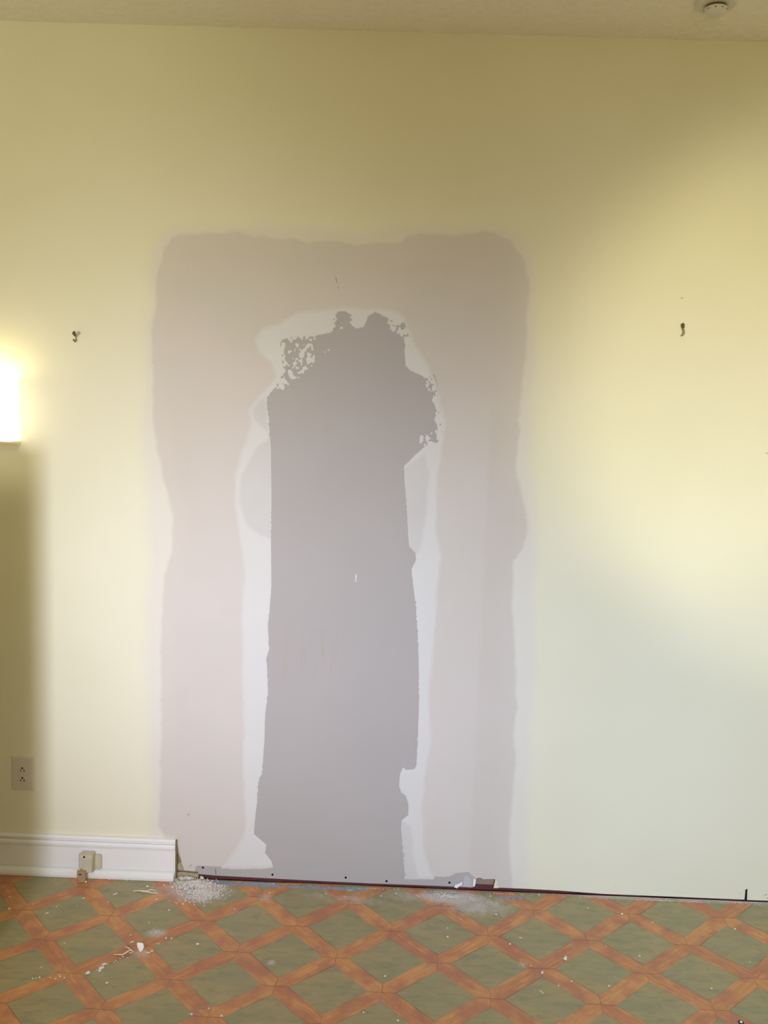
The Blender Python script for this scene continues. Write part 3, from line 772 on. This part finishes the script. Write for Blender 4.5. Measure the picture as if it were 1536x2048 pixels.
# ------------------------------------------------------------------ blue tape remnants along the floor edge
def tape(p0, p1, w0, label):
    x0, y0 = FL(*p0); x1, y1 = FL(*p1); n = 44; bm = bmesh.new(); top = []; bot = []
    for i in range(n+1):
        t = i/n; x = x0+(x1-x0)*t; y = y0+(y1-y0)*t
        taper = min(1, min(t, 1-t)*9+.25)
        top.append((x, y+w0/2*taper+random.uniform(-.0012, .0012))); bot.append((x, y-w0/2*taper+random.uniform(-.002, .002)))
    r1 = [bm.verts.new((x, y, .0014)) for x, y in top]; r2 = [bm.verts.new((x, y, .0014)) for x, y in bot]
    r3 = [bm.verts.new((x, y, .0004)) for x, y in top]; r4 = [bm.verts.new((x, y, .0004)) for x, y in bot]
    for i in range(n):
        bm.faces.new((r1[i], r1[i+1], r2[i+1], r2[i])); bm.faces.new((r2[i], r2[i+1], r4[i+1], r4[i])); bm.faces.new((r1[i+1], r1[i], r3[i], r3[i+1]))
        bm.faces.new((r3[i+1], r3[i], r4[i], r4[i+1]))
    bm.faces.new((r1[0], r2[0], r4[0], r3[0])); bm.faces.new((r1[n], r3[n], r4[n], r2[n]))
    tag(bm_obj('tape_strip', bm, M_BLUE), label, 'tape', 'blue tape left on the floor')
tape((398, 1762.5), (562, 1773), .020, 'longest blue-grey tape strip along the floor edge, starting at the big plaster pile')
tape((566, 1773), (742, 1780), .013, 'thin blue-grey tape strip on the floor below the middle of the bare board')
tape((852, 1786), (918, 1789), .008, 'short blue tape strip beside the second, flatter plaster pile')
tape((995, 1793), (1048, 1796), .010, 'short blue tape strip on the floor right of the brown hole')

# ------------------------------------------------------------------ plaster rubble and crumbs
def chip_verts(s, flat=.5, k=7):
    n = random.randint(5, k)
    ang = sorted(random.uniform(0, 2*math.pi) for _ in range(n))
    return [(s*random.uniform(.55, 1)*math.cos(a), s*random.uniform(.55, 1)*math.sin(a)) for a in ang]
def rubble(name, blobs, label, mat, group=None):
    V = []; Fc = []
    for (px, py, rx, ry, h, n, s0, s1) in blobs:
        cx, cyy = FL(px, py)
        for _ in range(n):
            r = min(1.9, abs(random.gauss(0, .62))); a = random.uniform(0, 2*math.pi)
            x = cx+rx*r*math.cos(a); y = cyy+ry*r*math.sin(a)
            if y > -.004: y = -.004-random.random()*.004
            s = random.uniform(s0, s1)*(1.5 if random.random() < .06 else 1)
            z = max(0, h*(1-r*r))*random.uniform(0, 1)+.0002
            pv = chip_verts(s); th = s*random.uniform(.3, .9); tl = Matrix.Rotation(random.uniform(-.6, .6), 3, 'X') @ Matrix.Rotation(random.uniform(-.6, .6), 3, 'Y')
            b = len(V); m = len(pv); vs = []
            for (u, v) in pv: vs.append(tl @ Vector((u, v, -th/2)))
            for (u, v) in pv: vs.append(tl @ Vector((u*.8, v*.8, th/2)))
            lo = min(v.z for v in vs)
            V += [(x+v.x, y+v.y, z+v.z-lo) for v in vs]
            Fc.append(tuple(b+i for i in range(m))[::-1]); Fc.append(tuple(b+m+i for i in range(m)))
            for i in range(m): Fc.append((b+i, b+(i+1) % m, b+m+(i+1) % m, b+m+i))
    o = mesh_obj(name, V, Fc, mat); return tag(o, label, 'plaster debris', None, 'stuff')
rubble('plaster_rubble', [(392, 1773, .055, .032, .014, 1900, .0014, .0058), (408, 1786, .050, .040, .007, 1900, .0012, .0048), (400, 1798, .030, .030, .003, 400, .0010, .0032), (362, 1768, .050, .022, .006, 450, .0010, .0032), (375, 1760, .045, .010, .008, 300, .0015, .005)],
       'crumbly white plaster heap on the floor at the cut end of the baseboard', M_DUST)
rubble('plaster_dust', [(900, 1794, .055, .016, .003, 1100, .0008, .0028), (945, 1800, .060, .030, .002, 350, .0008, .0020), (875, 1789, .04, .012, .002, 160, .0008, .0022)],
       'flat smear of white plaster dust below the torn board corner', M_DUST)
rubble('plaster_dust', [(312, 1866, .026, .020, .002, 260, .0007, .0019)], 'small round white dust spot on a green floor square, near the large white flake', M_DUST)
rubble('plaster_grit', [(540, 1768, .22, .003, .001, 130, .0007, .002), (750, 1778, .25, .004, .001, 150, .0007, .002), (1000, 1788, .15, .004, .001, 90, .0007, .002), (1320, 1802, .24, .005, .001, 420, .0007, .0022), (1480, 1806, .08, .005, .001, 150, .0007, .002),
                        (230, 1768, .16, .006, .001, 30, .0007, .0018)],
       'fine line of white grit along the foot of the wall', M_DUST)

CR = 'plaster crumbs scattered over the tiled floor'
protos = []
for q in range(5):
    bm = bmesh.new(); bmesh.ops.create_icosphere(bm, subdivisions=2, radius=1)
    for v in bm.verts: v.co *= random.uniform(.68, 1.15)
    lo = min(v.co.z for v in bm.verts)
    for v in bm.verts: v.co.z = (v.co.z-lo)*.7
    me = bpy.data.meshes.new('plaster_crumb'); bm.to_mesh(me); bm.free(); me.materials.append(M_CHIP); protos.append(me)
def crumb(px, py, s=.0026, el=1.0, rot=0.0, label='tiny white plaster crumb scattered on the orange and green tiled floor', name='plaster_crumb', mesh=None, group=CR, cat='crumb', mat=None):
    x, y = FL(px, py)
    o = bpy.data.objects.new(name, mesh or random.choice(protos)); C.objects.link(o)
    o.location = (x, min(y, -.004), 0.0002); o.scale = (s*el, s, s*.8); o.rotation_euler = (0, 0, rot)
    o['label'] = label; o['category'] = cat
    if group: o['group'] = group
    return o
for p in [(19, 1795, .0030), (18, 1819, .0040), (113, 1814), (216, 1805), (295, 1774, .004), (364, 1790), (366, 1809, .003), (338, 1821, .0032), (298, 1846), (332, 1877, .003), (343, 1878, .003),
          (395, 1889, .0036), (261, 1871, .0026), (304, 1903, .0032), (79, 1956, .0030), (100, 1956), (111, 1958), (120, 1954, .0030), (129, 1957), (214, 1967, .0036), (129, 1887, .002), (66, 1958), (72, 1957, .002), (118, 1950, .002),
          (383, 2030, .0036), (418, 2018), (469, 1819), (539, 1786), (727, 2026, .0028), (443, 2033, .0030), (652, 1788), (762, 1793, .0030), (792, 1788), (895, 1875, .0036), (895, 1857, .0022),
          (992, 1830, .0030), (981, 1793, .0030), (1020, 1889, .0030), (1084, 1947, .0034), (1085, 1944, .0026), (770, 1953, .0028), (796, 2042, .0028), (1143, 1964), (1117, 1972), (1078, 1790, .0028),
          (1046, 1931), (1244, 1829, .0036), (1305, 1846, .0026), (1470, 1859, .0034), (1279, 1913, .0028), (1218, 1973, .0030), (1423, 1978), (1143, 1963), (1176, 1817, .0028), (1332, 1800), (1500, 1925, .002),
          (314, 1760, .003), (265, 1761), (254, 1761), (219, 1760), (154, 1812, .0018), (66, 1809, .0018), (193, 1941, .002), (240, 1918, .0022), (246, 1914, .0022), (255, 1916, .0018), (232, 1922, .002), (228, 1925, .002), (215, 1929, .0022), (1320, 1868, .0015), (640, 1900, .0015), (1212, 1893, .0016)]:
    crumb(p[0], p[1], p[2] if len(p) > 2 else .0024, 1.0+.4*random.random(), random.random()*3)
SL = 'narrow pale splinter of plaster lying on the tiled floor'
for p in [(167, 1797, .0022, 2.6, .1), (230, 1789, .0028, 3.4, .9), (94, 1827, .0020, 3.2, .6), (82, 1935, .0014, 4.0, 1.1), (264, 1885, .0024, 3.0, 1.0), (316, 1888, .0014, 4.2, .1), (297, 1906, .0026, 2.6, .05),
          (1041, 1876, .0018, 3.0, -.05), (1083, 1984, .0014, 7.5, -1.0), (922, 1839, .0010, 8, -.6), (835, 1792, .0010, 14, -.55), (690, 1793, .0010, 7, -.4), (700, 1781, .0010, 12, .25), (1062, 1932, .0012, 4, -.5), (313, 1799, .0018, 3, .5), (345, 1783, .001, 12, 1.2), (352, 1806, .001, 9, -.9)]:
    crumb(p[0], p[1], p[2], p[3], p[4], SL, 'plaster_splinter', group='thin plaster splinters on the floor', cat='splinter')
crumb(171, 1765, .0050, 1.1, .4, 'bright white plaster crumb in front of the tan tab on the baseboard')
crumb(1130, 1920, .0062, 1.1, 1.0, 'largest white crumb on the right half of the floor, on an orange strip', group=None)
crumb(1131, 1916, .0040, 1.2, .3)
crumb(176, 1948, .0055, 1.3, .9, 'curved white plaster crumb at the corner of a green square, left of the dust trail', group=None)
for p in [(203, 1938, .006, 1.6, .9), (208, 1930, .0045, 1.6, .8), (200, 1943, .0036, 1.4, .4)]:
    crumb(*p, 'small white plaster crumb in the trail running down left from the curled paint strip', group='crumb trail by the curled strip')
o = crumb(864, 1850, .0016); o['label'] = 'tiny crumb on the green square in the middle of the floor'

# large white flake, standing tilted
def flake():
    x, y = FL(276, 1903)
    r = thing('plaster_flake', 'large smooth white flake standing tilted on an orange strip of the floor', 'flake', (x, y, 0))
    def p(px, py):
        v = ray(px, py); t = (y+CD)/v.y; q = CAMP+v*t; return (q.x-x, q.z*1.0)
    out = [p(*a) for a in [(279, 1907), (283, 1903.5), (286, 1899), (287, 1895), (284.5, 1890), (280, 1889), (275, 1888.5), (272.5, 1889), (273.5, 1894), (276, 1899), (278.5, 1902)]]
    bm = bmesh.new()
    tilt = .5
    n = len(out)
    def yz(u, z, dy): return (u, dy + z*tilt*.6 - .10*u*0+.25*abs(u)*.2, max(0.0006, z))
    a = [bm.verts.new(yz(u, z, 0)) for u, z in out]; b = [bm.verts.new(yz(u, z, .0022)) for u, z in out]
    ca = bm.verts.new(yz(sum(u for u, _ in out)/n, sum(z for _, z in out)/n, -.003)); cb = bm.verts.new(yz(sum(u for u, _ in out)/n, sum(z for _, z in out)/n, 0))
    for k in range(n):
        bm.faces.new((a[k], a[(k+1) % n], ca)); bm.faces.new((b[(k+1) % n], b[k], cb)); bm.faces.new((a[(k+1) % n], a[k], b[k], b[(k+1) % n]))
    bm_obj('flake', bm, plain('bright_white_flake', (.92, .92, .92, 1), .6, .02), r)
flake()
def curl(name, pts, label, wd=.004, cat='paint strip'):
    """ribbon of peeled paint given as (px,py,height,width factor)"""
    P = []
    for px, py, z, wf in pts:
        x, y = FL(px, py, z); P.append((Vector((x, y, z)), wf))
    bm = bmesh.new(); rows = []
    for i, (p, wf) in enumerate(P):
        d = (P[min(i+1, len(P)-1)][0]-P[max(i-1, 0)][0]); d.z = 0; d = d.normalized(); nrm = Vector((-d.y, d.x, 0))
        w2 = wd*wf
        rows.append([bm.verts.new(p+nrm*w2), bm.verts.new(p+Vector((0, 0, .0016))), bm.verts.new(p-nrm*w2), bm.verts.new(p-Vector((0, 0, .0006)))])
    for a, b in zip(rows, rows[1:]):
        for k in range(4): bm.faces.new((a[k], a[(k+1) % 4], b[(k+1) % 4], b[k]))
    bm.faces.new(rows[0]); bm.faces.new(rows[-1][::-1])
    return tag(bm_obj(name, bm, M_CREAMCHIP), label, cat)
curl('paint_strip', [(266, 1783, .001, .25), (272, 1781.5, .003, .6), (279, 1781, .005, .9), (287, 1782, .006, 1.3), (295, 1783, .005, 1.2), (302, 1785, .003, .8), (309, 1786, .003, .7), (316, 1786.5, .002, .3)],
     'curled cream paint strip on the floor left of the plaster heap', .0042)
curl('paint_strip', [(293, 1782, .007, .5), (300, 1779.5, .006, .6), (307, 1780, .004, .5), (313, 1783, .002, .3)], 'small cream paint curl resting on the longer strip left of the plaster heap', .003)
curl('paint_curl', [(228, 1909, .001, .3), (238, 1909, .003, .8), (246, 1909, .004, .9), (252, 1905, .006, .9), (257, 1901.5, .007, .8), (261, 1900, .006, .7), (265, 1902, .004, .6), (267, 1905, .002, .3)],
     'kinked cream paint curl lying just left of the large white flake', .0036)
curl('paint_curl', [(250, 1893.5, .004, .3), (256, 1895, .006, .6), (260, 1898, .007, .7), (265, 1902, .007, .6), (263, 1906, .004, .6), (258, 1906, .002, .3)], 'twisted grey cream paint shaving on top of the kinked curl', .003)
# pieces standing among the heap
for i, (px, py, s, lab) in enumerate([(352, 1757, .011, 'tan plaster lump against the cut end of the baseboard'), (381, 1748, .010, 'pale plaster lump leaning on the wall above the heap'),
                                      (403, 1755, .012, 'white plaster lump on the right side of the heap')]):
    x, y = FL(px, py+6)
    me = random.choice(protos).copy(); me.materials.clear(); me.materials.append(M_RAW if i == 0 else M_CHIP)
    o = bpy.data.objects.new('plaster_lump', me); C.objects.link(o); o.location = (x, min(y, -.012), .001); o.scale = (s, s*.6, s*.8); o.rotation_euler = (.2, .3, i)
    tag(o, lab, 'plaster lump')
# little dark nut with a white centre at the bottom right
x, y = FL(1482, 2046)
r = thing('wire_nut', 'small dark ring-shaped bit with a white centre at the lower right of the floor', 'nut', (x, y, 0))
bm = bmesh.new(); tube(bm, [(.006*math.cos(a), .006*math.sin(a), .002) for a in np.linspace(0, 2*math.pi, 17)], .0016, 6); bm_obj('ring', bm, M_SCREW, r)
bm = bmesh.new(); bmesh.ops.create_icosphere(bm, subdivisions=2, radius=.0042, matrix=Matrix.Diagonal((1, 1, .6, 1)) @ Matrix.Translation((0, 0, .005))); bm_obj('core', bm, M_CHIP, r)
